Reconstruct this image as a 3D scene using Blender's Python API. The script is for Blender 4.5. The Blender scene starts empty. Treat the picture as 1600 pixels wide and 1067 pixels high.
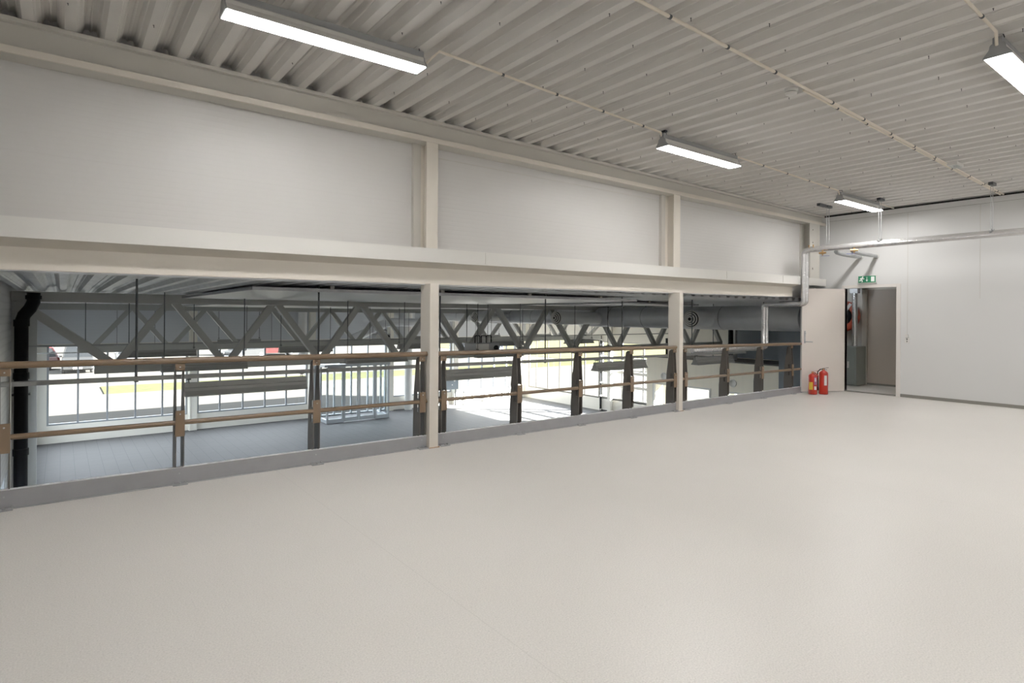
import bpy, math, random
from mathutils import Vector, Matrix
random.seed(7)
C = bpy.context.scene.collection
PI = math.pi

# ------------------------------------------------------------------ materials
def mat(name, col, rough=.5, metal=0., noise=0., nscale=8., bump=0., bscale=40., emit=None, estr=0., spec=None, stretch=None):
    m = bpy.data.materials.new(name); m.use_nodes = True
    nt = m.node_tree; b = nt.nodes['Principled BSDF']
    b.inputs['Base Color'].default_value = (*col, 1); b.inputs['Roughness'].default_value = rough
    b.inputs['Metallic'].default_value = metal
    if spec is not None: b.inputs['Specular IOR Level'].default_value = spec
    if emit: b.inputs['Emission Color'].default_value = (*emit, 1); b.inputs['Emission Strength'].default_value = estr
    tc = nt.nodes.new('ShaderNodeTexCoord'); src = tc.outputs['Object']
    if stretch:
        mp = nt.nodes.new('ShaderNodeMapping'); mp.inputs['Scale'].default_value = stretch
        nt.links.new(src, mp.inputs['Vector']); src = mp.outputs['Vector']
    if noise > 0:
        n = nt.nodes.new('ShaderNodeTexNoise'); n.inputs['Scale'].default_value = nscale; n.inputs['Detail'].default_value = 4
        nt.links.new(src, n.inputs['Vector'])
        r = nt.nodes.new('ShaderNodeMapRange'); r.inputs['From Min'].default_value = .3; r.inputs['From Max'].default_value = .7
        r.inputs['To Min'].default_value = 1 - noise; r.inputs['To Max'].default_value = 1 + noise
        nt.links.new(n.outputs['Fac'], r.inputs['Value'])
        v = nt.nodes.new('ShaderNodeVectorMath'); v.operation = 'SCALE'; v.inputs[0].default_value = col
        nt.links.new(r.outputs['Result'], v.inputs['Scale']); nt.links.new(v.outputs['Vector'], b.inputs['Base Color'])
    if bump > 0:
        n = nt.nodes.new('ShaderNodeTexNoise'); n.inputs['Scale'].default_value = bscale; n.inputs['Detail'].default_value = 3
        nt.links.new(src, n.inputs['Vector'])
        bp = nt.nodes.new('ShaderNodeBump'); bp.inputs['Strength'].default_value = bump; bp.inputs['Distance'].default_value = .01
        nt.links.new(n.outputs['Fac'], bp.inputs['Height']); nt.links.new(bp.outputs['Normal'], b.inputs['Normal'])
    return m

def ribbed(name, col, period=.05, depth=.15, big=None, vertical=False, rough=.45, dark=.93, axis='Z'):
    """painted sheet with fine parallel ribs; optional wider joint lines"""
    m = mat(name, col, rough, noise=.015, nscale=3)
    nt = m.node_tree; b = nt.nodes['Principled BSDF']
    tc = nt.nodes.new('ShaderNodeTexCoord'); sp = nt.nodes.new('ShaderNodeSeparateXYZ')
    nt.links.new(tc.outputs['Object'], sp.inputs[0])
    def saw(per, width):
        mo = nt.nodes.new('ShaderNodeMath'); mo.operation = 'PINGPONG'; mo.inputs[1].default_value = per / 2
        nt.links.new(sp.outputs[axis], mo.inputs[0])
        mr = nt.nodes.new('ShaderNodeMapRange'); mr.inputs['From Min'].default_value = 0; mr.inputs['From Max'].default_value = width
        nt.links.new(mo.outputs[0], mr.inputs['Value']); return mr
    a = saw(period, period * .25)
    out = a.outputs['Result']
    if big:
        g = saw(big, .006); mm = nt.nodes.new('ShaderNodeMath'); mm.operation = 'MULTIPLY'
        k = nt.nodes.new('ShaderNodeMapRange'); k.inputs['To Min'].default_value = .6; k.inputs['To Max'].default_value = 1
        nt.links.new(out, k.inputs['Value'])
        nt.links.new(k.outputs['Result'], mm.inputs[0]); nt.links.new(g.outputs['Result'], mm.inputs[1]); out = mm.outputs[0]
    bp = nt.nodes.new('ShaderNodeBump'); bp.inputs['Strength'].default_value = depth; bp.inputs['Distance'].default_value = .003
    nt.links.new(out, bp.inputs['Height']); nt.links.new(bp.outputs['Normal'], b.inputs['Normal'])
    cr = nt.nodes.new('ShaderNodeMapRange'); cr.inputs['To Min'].default_value = dark; cr.inputs['To Max'].default_value = 1.
    nt.links.new(out, cr.inputs['Value'])
    v = nt.nodes.new('ShaderNodeVectorMath'); v.operation = 'SCALE'; v.inputs[0].default_value = col
    nt.links.new(cr.outputs['Result'], v.inputs['Scale']); nt.links.new(v.outputs['Vector'], b.inputs['Base Color'])
    return m

def floor_vinyl():
    m = mat('speckled_vinyl', (.56, .535, .495), .36, spec=.4)
    nt = m.node_tree; b = nt.nodes['Principled BSDF']
    tc = nt.nodes.new('ShaderNodeTexCoord')
    n1 = nt.nodes.new('ShaderNodeTexNoise'); n1.inputs['Scale'].default_value = 130; n1.inputs['Detail'].default_value = 2
    n2 = nt.nodes.new('ShaderNodeTexVoronoi'); n2.inputs['Scale'].default_value = 75; n2.inputs['Randomness'].default_value = 1
    n3 = nt.nodes.new('ShaderNodeTexNoise'); n3.inputs['Scale'].default_value = .7; n3.inputs['Detail'].default_value = 3
    n4 = nt.nodes.new('ShaderNodeTexNoise'); n4.inputs['Scale'].default_value = 28; n4.inputs['Detail'].default_value = 1
    for n in (n1, n2, n3, n4): nt.links.new(tc.outputs['Object'], n.inputs['Vector'])
    r1 = nt.nodes.new('ShaderNodeMapRange'); r1.inputs['From Min'].default_value = .3; r1.inputs['From Max'].default_value = .7
    r1.inputs['To Min'].default_value = .87; r1.inputs['To Max'].default_value = 1.11
    nt.links.new(n1.outputs['Fac'], r1.inputs['Value'])
    # dark chips: voronoi distance small and random mask
    lt = nt.nodes.new('ShaderNodeMapRange'); lt.inputs['From Min'].default_value = .0; lt.inputs['From Max'].default_value = .22
    lt.inputs['To Min'].default_value = .55; lt.inputs['To Max'].default_value = 1
    nt.links.new(n2.outputs['Distance'], lt.inputs['Value'])
    mk = nt.nodes.new('ShaderNodeMapRange'); mk.inputs['From Min'].default_value = .52; mk.inputs['From Max'].default_value = .6
    nt.links.new(n4.outputs['Fac'], mk.inputs['Value'])
    mx = nt.nodes.new('ShaderNodeMix'); mx.data_type = 'FLOAT'; mx.inputs[2].default_value = 1
    nt.links.new(mk.outputs['Result'], mx.inputs[0]); nt.links.new(lt.outputs['Result'], mx.inputs[3])
    r3 = nt.nodes.new('ShaderNodeMapRange'); r3.inputs['From Min'].default_value = .3; r3.inputs['From Max'].default_value = .7
    r3.inputs['To Min'].default_value = .97; r3.inputs['To Max'].default_value = 1.03
    nt.links.new(n3.outputs['Fac'], r3.inputs['Value'])
    # weld seams every 2 m across the room
    sp = nt.nodes.new('ShaderNodeSeparateXYZ'); nt.links.new(tc.outputs['Object'], sp.inputs[0])
    ad = nt.nodes.new('ShaderNodeMath'); ad.operation = 'ADD'; ad.inputs[1].default_value = 2.4
    nt.links.new(sp.outputs['X'], ad.inputs[0])
    pp = nt.nodes.new('ShaderNodeMath'); pp.operation = 'PINGPONG'; pp.inputs[1].default_value = 2.
    nt.links.new(ad.outputs[0], pp.inputs[0])
    sm = nt.nodes.new('ShaderNodeMapRange'); sm.inputs['From Min'].default_value = .0; sm.inputs['From Max'].default_value = .004
    sm.inputs['To Min'].default_value = .86; sm.inputs['To Max'].default_value = 1
    nt.links.new(pp.outputs[0], sm.inputs['Value'])
    out = r1.outputs['Result']
    for o in (mx.outputs[0], r3.outputs['Result'], sm.outputs['Result']):
        q = nt.nodes.new('ShaderNodeMath'); q.operation = 'MULTIPLY'; nt.links.new(out, q.inputs[0]); nt.links.new(o, q.inputs[1]); out = q.outputs[0]
    v = nt.nodes.new('ShaderNodeVectorMath'); v.operation = 'SCALE'; v.inputs[0].default_value = (.69, .665, .63)
    nt.links.new(out, v.inputs['Scale']); nt.links.new(v.outputs['Vector'], b.inputs['Base Color'])
    return m

def tile_floor():
    m = mat('grey_tiles', (.16, .165, .19), .65, spec=.2)
    nt = m.node_tree; b = nt.nodes['Principled BSDF']
    tc = nt.nodes.new('ShaderNodeTexCoord')
    br = nt.nodes.new('ShaderNodeTexBrick'); br.offset = 0; br.squash = 1
    br.inputs['Color1'].default_value = (.058, .056, .057, 1); br.inputs['Color2'].default_value = (.064, .062, .063, 1)
    br.inputs['Mortar'].default_value = (.025, .025, .027, 1)
    br.inputs['Scale'].default_value = 1; br.inputs['Mortar Size'].default_value = .006
    br.inputs['Brick Width'].default_value = .32; br.inputs['Row Height'].default_value = .16
    nt.links.new(tc.outputs['Object'], br.inputs['Vector']); nt.links.new(br.outputs['Color'], b.inputs['Base Color'])
    return m

def glass_mat(tint=(.94, .96, .97), refl=.02):
    m = bpy.data.materials.new('window_glass'); m.use_nodes = True; nt = m.node_tree; nt.nodes.clear()
    o = nt.nodes.new('ShaderNodeOutputMaterial'); t = nt.nodes.new('ShaderNodeBsdfTransparent'); g = nt.nodes.new('ShaderNodeBsdfGlossy')
    t.inputs['Color'].default_value = (*tint, 1); g.inputs['Roughness'].default_value = .02
    mx = nt.nodes.new('ShaderNodeMixShader'); mx.inputs[0].default_value = refl
    nt.links.new(t.outputs[0], mx.inputs[1]); nt.links.new(g.outputs[0], mx.inputs[2]); nt.links.new(mx.outputs[0], o.inputs['Surface'])
    return m

M = dict(
    vinyl=floor_vinyl(), tiles=tile_floor(), glass=glass_mat(),
    deck=mat('white_steel_deck', (.78, .76, .73), .65, noise=.03, nscale=2.5),
    hdeck=mat('galvanised_hall_deck', (.72, .73, .74), .38, metal=.2, noise=.12, nscale=5, stretch=(4, .6, 1)),
    beam=mat('cream_steel_paint', (.735, .685, .60), .42, noise=.015, nscale=2),
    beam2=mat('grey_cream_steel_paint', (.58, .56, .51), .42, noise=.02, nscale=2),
    fascia=mat('white_flashing', (.70, .69, .655), .35, noise=.01, nscale=1.5),
    panel=ribbed('ribbed_wall_panel', (.61, .60, .585), .05, .25, .9, dark=.97),
    hpanel=ribbed('ribbed_hall_panel', (.58, .605, .63), .1, .3, .9, dark=.93),
    hpanelw=ribbed('ribbed_west_panel', (.60, .61, .61), .1, .4, dark=.86),
    cream=mat('cream_hall_wall', (.80, .77, .68), .5, noise=.02, nscale=2),
    wall=mat('white_wall_board', (.73, .735, .73), .5, noise=.01, nscale=1.5),
    trimw=mat('off_white_trim', (.78, .74, .70), .35),
    door=mat('pale_door_laminate', (.72, .655, .60), .42, noise=.01, nscale=3),
    bdoor=mat('beige_inner_door', (.50, .43, .36), .45),
    dark=mat('dark_gap', (.006, .005, .004), .8),
    skirt=mat('grey_skirting', (.17, .165, .145), .5),
    galv=mat('galvanised_steel', (.40, .41, .42), .42, metal=.55, noise=.12, nscale=12),
    toe=mat('grey_toe_plate', (.30, .302, .318), .5, metal=.3, noise=.05, nscale=6),
    rail=mat('brown_rail_paint', (.145, .092, .05), .34, spec=.5, noise=.05, nscale=5),
    baluster=mat('dark_brown_baluster_paint', (.06, .052, .044), .45, noise=.05, nscale=5),
    truss=mat('grey_truss_paint', (.40, .405, .385), .45, noise=.03, nscale=3),
    black=mat('black_plastic', (.0035, .004, .0055), .7, spec=.15),
    dsteel=mat('dark_steel', (.055, .06, .065), .45, metal=.3),
    foil=mat('aluminium_foil', (.86, .86, .87), .24, metal=.8, bump=1., bscale=14),
    duct=mat('spiral_duct_steel', (.68, .695, .71), .45, metal=.2, noise=.05, nscale=4),
    duct_in=mat('duct_dark_inside', (.018, .018, .018), .7),
    plate=mat('white_lip_and_lit_underside', (.88, .90, .93), .35),  # kerb lip white; on the lower beam it paints daylight from below
    lamp=mat('lit_diffuser', (1, 1, 1), .4, emit=(1, .965, .925), estr=54),
    lampw=mat('reflector_white', (.70, .69, .66), .35),
    lampo=mat('unlit_diffuser', (.62, .62, .60), .3),
    lamph=mat('luminaire_grey', (.30, .31, .32), .4, metal=.3),
    lampd=mat('luminaire_dark_grey', (.26, .265, .255), .45),
    conduit=mat('cream_conduit', (.92, .83, .70), .4),
    plastic=mat('white_plastic', (.80, .79, .76), .35),
    red=mat('extinguisher_red', (.42, .012, .004), .28),
    yellow=mat('yellow_sticker', (.80, .52, .03), .5),
    sticker=mat('white_sticker', (.75, .72, .70), .5), purple=mat('purple_sticker', (.25, .09, .20), .5),
    brass=mat('brass', (.55, .33, .14), .3, metal=.9), blue=mat('blue_lever', (.03, .06, .35), .35),
    green=mat('exit_green', (.012, .16, .075), .4, emit=(.02, .30, .14), estr=.12),
    greenl=mat('exit_green_lit', (.1, .6, .25), .4, emit=(.1, .85, .35), estr=.5),
    sign=mat('sign_white', (.85, .88, .84), .4, emit=(.85, .9, .85), estr=.25),
    orange=mat('hose_red', (.42, .05, .02), .4),
    cab=mat('grey_green_cabinet', (.24, .27, .25), .4),
    hframe=mat('grey_window_frame', (.20, .215, .23), .4),
    eframe=mat('sand_window_frame', (.075, .07, .06), .6, spec=.1),
    slate=mat('blue_grey_wall_and_shade', (.13, .155, .18), .6),  # dark wall colour; on the east wall it stands for shade
    wframe=mat('cream_window_frame', (.62, .60, .54), .4),
    vframe=mat('light_grey_aluminium', (.36, .39, .41), .4, metal=.2),
    roofb=mat('dark_roofing', (.075, .068, .06), .7),
    cabin=mat('cream_cabin_panel', (.72, .66, .54), .5),
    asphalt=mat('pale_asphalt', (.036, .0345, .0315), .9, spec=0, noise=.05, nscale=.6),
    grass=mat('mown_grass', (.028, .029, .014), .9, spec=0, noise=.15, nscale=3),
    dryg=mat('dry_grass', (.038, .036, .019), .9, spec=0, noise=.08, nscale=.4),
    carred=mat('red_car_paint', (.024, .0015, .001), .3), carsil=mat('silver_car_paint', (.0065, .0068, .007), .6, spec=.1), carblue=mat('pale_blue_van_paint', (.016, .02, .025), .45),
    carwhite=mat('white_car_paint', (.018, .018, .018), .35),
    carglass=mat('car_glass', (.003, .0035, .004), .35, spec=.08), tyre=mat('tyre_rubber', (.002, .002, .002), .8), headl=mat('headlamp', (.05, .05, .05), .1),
    screen=mat('dark_board', (.06, .09, .115), .35),
)

# ------------------------------------------------------------------ mesh builder
class MB:
    def __init__(s): s.v = []; s.f = []; s.sm = []
    def add(s, vs, fs, smooth=False):
        o = len(s.v); s.v += [tuple(v) for v in vs]; s.f += [tuple(i + o for i in f) for f in fs]; s.sm += [smooth] * len(fs); return s
    def box(s, x0, x1, y0, y1, z0, z1):
        return s.add([(x0, y0, z0), (x1, y0, z0), (x1, y1, z0), (x0, y1, z0), (x0, y0, z1), (x1, y0, z1), (x1, y1, z1), (x0, y1, z1)],
                     [(0, 3, 2, 1), (4, 5, 6, 7), (0, 1, 5, 4), (1, 2, 6, 5), (2, 3, 7, 6), (3, 0, 4, 7)])
    def hexa(s, lo, hi):      # two quads of 4 points
        return s.add(list(lo) + list(hi), [(3, 2, 1, 0), (4, 5, 6, 7), (0, 1, 5, 4), (1, 2, 6, 5), (2, 3, 7, 6), (3, 0, 4, 7)])
    def bar(s, a, b, w, h, up=(0, 0, 1)):
        a = Vector(a); b = Vector(b); d = (b - a).normalized(); u = Vector(up)
        if abs(d.dot(u)) > .99: u = Vector((0, 1, 0))
        r = d.cross(u).normalized(); u = r.cross(d).normalized()
        q = [r * sx * w / 2 + u * sz * h / 2 for sx, sz in ((-1, -1), (1, -1), (1, 1), (-1, 1))]
        return s.hexa([a + p for p in q], [b + p for p in q])
    def extx(s, prof, xs, zfun=None):
        """closed (y,z) profile extruded along x; zfun(x) -> list of z per profile point"""
        n = len(prof); vs = []
        for x in xs:
            zs = zfun(x) if zfun else [p[1] for p in prof]
            vs += [(x, p[0], z) for p, z in zip(prof, zs)]
        fs = []
        for k in range(len(xs) - 1):
            for i in range(n):
                j = (i + 1) % n; fs.append((k * n + i, k * n + j, (k + 1) * n + j, (k + 1) * n + i))
        fs.append(tuple(range(n))[::-1]); fs.append(tuple(range((len(xs) - 1) * n, len(xs) * n)))
        return s.add(vs, fs)
    def tube(s, pts, r, n=12, cap=True, closed=False):
        pts = [Vector(p) for p in pts]; rs = r if isinstance(r, (list, tuple)) else [r] * len(pts)
        vs = []; fs = []; prev = None; m = len(pts)
        for i, p in enumerate(pts):
            if closed: d = pts[(i + 1) % m] - pts[i - 1]
            else: d = (pts[min(i + 1, m - 1)] - pts[max(i - 1, 0)])
            d = d.normalized()
            if prev is None:
                u = Vector((0, 0, 1)) if abs(d.z) < .9 else Vector((1, 0, 0))
            else: u = prev
            u = (u - d * u.dot(d)).normalized(); prev = u; w = d.cross(u)
            vs += [p + (u * math.cos(2 * PI * k / n) + w * math.sin(2 * PI * k / n)) * rs[i] for k in range(n)]
        for i in range(m if closed else m - 1):
            a = i * n; b = ((i + 1) % m) * n
            for k in range(n): fs.append((a + k, a + (k + 1) % n, b + (k + 1) % n, b + k))
        s.add(vs, fs, True)
        if cap and not closed:
            s.add(vs[:n], [tuple(range(n))[::-1]]); s.add(vs[-n:], [tuple(range(n))])
        return s
    def lathe(s, prof, c=(0, 0, 0), axis='Z', n=24, a0=0, a1=2 * PI):
        """prof (r, h)"""
        full = abs(a1 - a0 - 2 * PI) < 1e-6; cols = n if full else n + 1; vs = []; fs = []
        for k in range(cols):
            t = a0 + (a1 - a0) * k / n
            for r, h in prof:
                x, y = r * math.cos(t), r * math.sin(t)
                q = {'Z': (x, y, h), 'X': (h, x, y), 'Y': (x, h, y)}[axis]
                vs.append((c[0] + q[0], c[1] + q[1], c[2] + q[2]))
        m = len(prof)
        for k in range(n):
            a = k * m; b = ((k + 1) % cols) * m
            for i in range(m - 1): fs.append((a + i, b + i, b + i + 1, a + i + 1))
        return s.add(vs, fs, True)
    def poly(s, pts, t):
        """planar polygon pts (3d list) thickened by vector t"""
        t = Vector(t); n = len(pts); p = [Vector(q) for q in pts]
        fs = [tuple(range(n))[::-1], tuple(range(n, 2 * n))] + [(i, (i + 1) % n, n + (i + 1) % n, n + i) for i in range(n)]
        return s.add(p + [q + t for q in p], fs)
    def obj(s, name, m, parent=None, bevel=0, fixn=True):
        me = bpy.data.meshes.new(name); me.from_pydata(s.v, [], s.f)
        me.polygons.foreach_set('use_smooth', s.sm); me.materials.append(m if not isinstance(m, str) else M[m]); me.update()
        if fixn:
            import bmesh
            bm = bmesh.new(); bm.from_mesh(me); bmesh.ops.recalc_face_normals(bm, faces=bm.faces); bm.to_mesh(me); bm.free()
        o = bpy.data.objects.new(name, me); C.objects.link(o)
        if parent: o.parent = parent
        if bevel:
            b = o.modifiers.new('bevel', 'BEVEL'); b.width = bevel; b.segments = 2; b.limit_method = 'ANGLE'
        return o

def tag(o, label, cat, group=None, kind=None):
    o['label'] = label; o['category'] = cat
    if group: o['group'] = group
    if kind: o['kind'] = kind
    return o
def empty(name, label, cat, group=None, loc=(0, 0, 0), rz=0, kind=None):
    o = bpy.data.objects.new(name, None); C.objects.link(o); o.location = loc; o.rotation_euler = (0, 0, rz)
    o.empty_display_size = .1
    return tag(o, label, cat, group, kind)
def copy_tree(o, parent=None):
    c = o.copy(); C.objects.link(c)
    if parent: c.parent = parent
    for ch in [x for x in bpy.data.objects if x.parent == o]: copy_tree(ch, c)
    return c
def struct(o, label, cat): return tag(o, label, cat, None, 'structure')
def holed(mb, u0, u1, w0, w1, holes, emit):
    """rectangular field u0..u1 x w0..w1 with rectangular holes; emit(ua,ub,wa,wb) adds the solid cells"""
    us = sorted({u0, u1} | {min(max(h[i], u0), u1) for h in holes for i in (0, 1)})
    for a, b in zip(us, us[1:]):
        cuts = sorted((h[2], h[3]) for h in holes if h[0] <= a + 1e-6 and h[1] >= b - 1e-6)
        z = w0
        for c0, c1 in cuts:
            if c0 > z + 1e-6: emit(a, b, z, c0)
            z = max(z, c1)
        if z < w1 - 1e-6: emit(a, b, z, w1)

HF = -2.8          # hall floor level
FY = 24.4          # far glazed wall
EX = 19.5          # east wall of the hall
WX = -.62          # west wall of the hall
RX = 12.4          # right wall of the mezzanine room
Y0 = 5.74          # open edge of the mezzanine
zA = lambda x: 3.648 - .0095 * x

# ------------------------------------------------------------------ room shell
struct(MB().box(-1.8, RX + 2.3, -4.1, Y0, -.30, 0).obj('floor', 'vinyl'), 'pale grey-beige speckled vinyl floor of the upper room', 'floor')
struct(MB().box(WX - .2, EX + .2, 4.9, FY + .15, HF - .2, HF).obj('floor', 'tiles'), 'grey tiled floor of the lower hall seen through the railing', 'floor')

def deck(name, x0, x1, rows, zf, period, phase, depth, m, parent=None):
    prof = [(0, 0), (.070, 0), (.078, .016), (.086, .018), (.104, .052), (.112, .055), (.128, 1), (.157, 1), (.163, .88), (.172, .88), (.178, 1), (.207, 1), (.223, .055), (.231, .052), (.246, .018)]
    prof = [(u / .254, (d if d < .5 else d * depth) if d < .5 else d * depth) for u, d in prof]
    n0 = math.floor((x0 - phase) / period); cols = []
    x = 0; k = n0
    while True:
        for u, d in prof:
            xx = phase + (k + u) * period - .035
            if x0 <= xx <= x1: cols.append((xx, d))
        k += 1
        if phase + k * period > x1 + period: break
    vs = [(x, y, zf(x, y) + d) for (x, d) in cols for y in rows]; r = len(rows); fs = []
    for i in range(len(cols) - 1):
        for j in range(r - 1): fs.append((i * r + j, i * r + j + 1, (i + 1) * r + j + 1, (i + 1) * r + j))
    return MB().add(vs, fs).obj(name, m, parent, fixn=False)
ce = struct(deck('ceiling', -1.8, RX + .12, [-4.1, 1, 5.96], lambda x, y: zA(x), .254, .046, .11, 'deck'),
            'white corrugated steel roof deck over the upper room', 'ceiling')
# dark screw tips poking through the deck
mb = MB(); k = -7
while .046 + k * .254 < RX:
    x = .046 + k * .254
    if k % 2 == 0:
        y = -3.8 + random.random() * .3
        while y < 5.6:
            if random.random() < .85:
                L = .012 + random.random() * .014
                xx = x + random.uniform(-.02, .02); z = zA(xx)
                mb.tube([(xx, y, z + .001), (xx + .002, y, z - L)], .0028, 5)
                mb.tube([(xx, y, z + .001), (xx, y, z - .003)], .0055, 6)
            y += .52 + random.random() * .08
    k += 1
o = mb.obj('screw_tips', 'dsteel', ce, fixn=False); o['kind'] = 'stuff'
MB().box(-1.9, RX + 2.5, -4.3, 6.1, 3.83, 3.9).obj('sun_block_slab', 'dsteel', ce)  # unseen slab added above the deck to block sun

struct(MB().box(-1.9, -1.8, -4.1, 6.1, 0, 3.85).obj('wall_west', 'wall'), 'white end wall beside the camera', 'wall')
struct(MB().box(-1.8, RX + 2.3, -4.2, -4.1, 0, 3.85).obj('wall_back', 'wall'), 'white wall behind the camera', 'wall')
# panel wall above the opening
w = MB().box(-1.8, RX + .1, 5.93, 6.08, 1.86, 3.83).obj('wall_front', 'panel')
struct(w, 'white ribbed sandwich panels above the long opening', 'wall')
# a small dark joint under the upper beam
MB().box(3.4, RX, 5.926, 5.931, 3.256, 3.261).obj('panel_joint', 'beam2', w)

# right wall with doorway
DY0, DY1, DH = 4.43, 5.35, 2.04
mb = MB(); holed(mb, -4.1, 6.08, 0, 3.50, [(DY0, DY1, 0, DH)], lambda a, b, c, d: mb.box(RX, RX + .12, a, b, c, d))
wr = struct(mb.obj('wall_right', 'wall'), 'plain white wall with the doorway on the right', 'wall')
MB().box(RX + .02, RX + .12, -4.1, 6.08, 3.50, 3.535).obj('dark_joint', 'dark', wr)
MB().box(RX - .004, RX, -4.1, 5.7, 3.405, 3.409).obj('cover_strip_line', 'skirt', wr)
for y in (4.25, 3.17, 1.95, .75): MB().box(RX - .002, RX, y - .003, y + .003, 1.15 if y == 4.25 else 1.8, 3.40).obj('panel_seam', 'beam2', wr)
struct(MB().box(RX - .012, RX, -4.1, DY0 - .075, 0, .055).obj('baseboard_right', 'skirt'), 'dark grey skirting along the white right wall', 'skirting')
struct(MB().box(RX + .001, RX + .12, DY0 - .02, DY1 + .02, -.005, .012).obj('trim_1', 'skirt'), 'dark threshold strip in the doorway', 'threshold')
# service corridor behind the doorway
BX = 14.15
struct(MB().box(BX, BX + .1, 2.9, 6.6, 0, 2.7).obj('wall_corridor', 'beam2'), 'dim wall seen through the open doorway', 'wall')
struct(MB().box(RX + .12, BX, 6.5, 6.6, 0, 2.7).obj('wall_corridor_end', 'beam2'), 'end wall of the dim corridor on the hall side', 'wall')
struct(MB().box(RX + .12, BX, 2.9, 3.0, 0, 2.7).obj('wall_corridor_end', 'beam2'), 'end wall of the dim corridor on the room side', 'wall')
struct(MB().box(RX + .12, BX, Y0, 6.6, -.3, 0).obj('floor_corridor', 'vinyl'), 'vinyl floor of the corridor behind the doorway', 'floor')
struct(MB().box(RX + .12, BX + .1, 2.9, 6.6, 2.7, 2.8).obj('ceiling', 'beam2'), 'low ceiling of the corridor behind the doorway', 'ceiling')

# door frame + leaf
fr = MB().box(RX - .012, RX + .125, DY0 - .07, DY0, 0, DH + .06).box(RX - .012, RX + .125, DY1, DY1 + .05, 0, DH + .06).box(RX - .012, RX + .125, DY0, DY1, DH, DH + .06)
fro = struct(fr.obj('trim_2', 'trimw', bevel=.003), 'off-white frame around the open doorway', 'door frame')
lf = empty('door_1', 'pale flat door leaf swung open against the railing end', 'door', kind='structure', loc=(RX - .03, DY1 - .005, 0))
dvec = Vector((11.50 - (RX - .03), 5.76 - (DY1 - .005), 0)); lf.rotation_euler = (0, 0, math.atan2(dvec.y, dvec.x)); Lw = dvec.length
MB().box(0, Lw, -.02, .02, .012, DH - .01).obj('leaf', 'door', lf, bevel=.002)
MB().box(Lw - .001, Lw + .002, -.02, .02, .012, DH - .01).obj('edge_band', 'fascia', lf)
# camera side of the leaf is local +y
hn = MB().box(Lw - .075, Lw - .045, .02, .03, .96, 1.20).tube([(Lw - .06, .03, .99), (Lw - .06, .07, .99), (Lw - .07, .075, .99), (Lw - .19, .075, .985)], .009, 8)
hn.tube([(Lw - .06, .03, 1.15), (Lw - .06, .042, 1.15)], .014, 12).obj('handle', 'galv', lf)
MB().tube([(Lw + .0, -.0, 1.0), (Lw + .012, 0, 1.0)], .01, 8).obj('latch', 'galv', lf)

# inner door + its frame, duct pipe, hose reel, cabinet
idr = empty('door_2', 'beige closed door on the far side of the corridor', 'door', kind='structure', loc=(BX, 5.58, 0))
MB().box(-.05, -.001, -1.2, .02, .04, 2.08).obj('leaf', 'bdoor', idr)
MB().box(-.07, -.001, .03, .13, 0, 2.2).box(-.07, -.001, -1.3, -1.2, 0, 2.2).box(-.07, -.001, -1.3, .13, 2.08, 2.2).obj('frame', 'cream', idr)
MB().box(-.06, -.05, -1.2, .02, 0, .04).obj('threshold', 'skirt', idr)
kb = tag(MB().box(13.55, 14.02, 5.60, 6.35, 0, .84).box(13.53, 13.55, 5.62, 6.33, .03, .82).obj('service_cabinet', 'cab', bevel=.006), 'low grey-green metal cabinet in the corridor corner', 'cabinet')
MB().box(13.525, 13.53, 5.74, 5.85, .38, .52).obj('paper_notice', 'sticker', kb)
vp = empty('vertical_pipe', 'upright foil-wrapped pipe rising from the cabinet behind the doorway', 'pipe', loc=(13.8, 5.74, .84))
MB().tube([(0, 0, .002), (0, 0, 1.855)], .055, 16).obj('pipe_run', 'foil', vp)
MB().box(-.07, .07, -.08, .08, 1.16, 1.30).obj('bracket', 'galv', vp)
hr = empty('hose_reel', 'red round hose reel on the corridor wall left of the pipe', 'hose reel', loc=(13.98, 6.06, 1.50))
MB().lathe([(.0, -.04), (.1, -.05), (.1, .05), (.0, .05)], axis='X', n=20).obj('hub', 'black', hr)
MB().lathe([(.21, -.06), (.33, -.07), (.345, -.03), (.345, .05), (.33, .09), (.21, .08), (.21, -.06)], axis='X', n=32).obj('drum', 'orange', hr)
MB().lathe([(.10, .0), (.22, .0), (.22, .02), (.10, .02), (.10, 0)], axis='X', n=28).obj('disc', 'black', hr)
MB().bar((-.078, -.10, .14), (-.078, -.19, .27), .06, .01, (1, 0, 0)).obj('stripe', 'sticker', hr)

# ------------------------------------------------------------------ upper beam, columns, lower beam
def zf_up(x):
    a = zA(x); b = 3.425 - .0035 * x; c = 3.37 - .0035 * x
    return [c, b, b, a - .035, a - .035, a, a, c]
ub = MB().extx([(5.74, 0), (5.74, 0), (5.80, 0), (5.80, 0), (5.745, 0), (5.745, 0), (5.93, 0), (5.93, 0)], [-1.8, 3, 8, RX], zf_up)
ubo = struct(ub.obj('trim_3', 'beam2', bevel=.004), 'deep grey-cream steel beam under the roof deck along the panel wall', 'beam')
MB().extx([(5.72, 0), (5.72, 0), (5.742, 0), (5.742, 0)], [-1.8, 3, 8, RX], lambda x: [3.37 - .0035 * x, 3.422 - .0035 * x, 3.422 - .0035 * x, 3.37 - .0035 * x]).obj('lower_flange', 'beam', ubo)
def zf_lo(x):
    c = 2.145 + .0075 * x; d = 2.005 + .0075 * x; d2 = 1.950 + .0085 * x; e = 1.775 + .0075 * x
    return [c, d, d2, e, e, c]
lo = MB().extx([(5.64, 0), (5.64, 0), (5.79, 0), (5.79, 0), (6.02, 0), (6.02, 0)], [-1.8, 3, 8, 11.2], zf_lo)
lbm = struct(lo.obj('trim_4', 'beam', bevel=.003), 'long cream steel beam spanning over the railing opening', 'beam')
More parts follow.
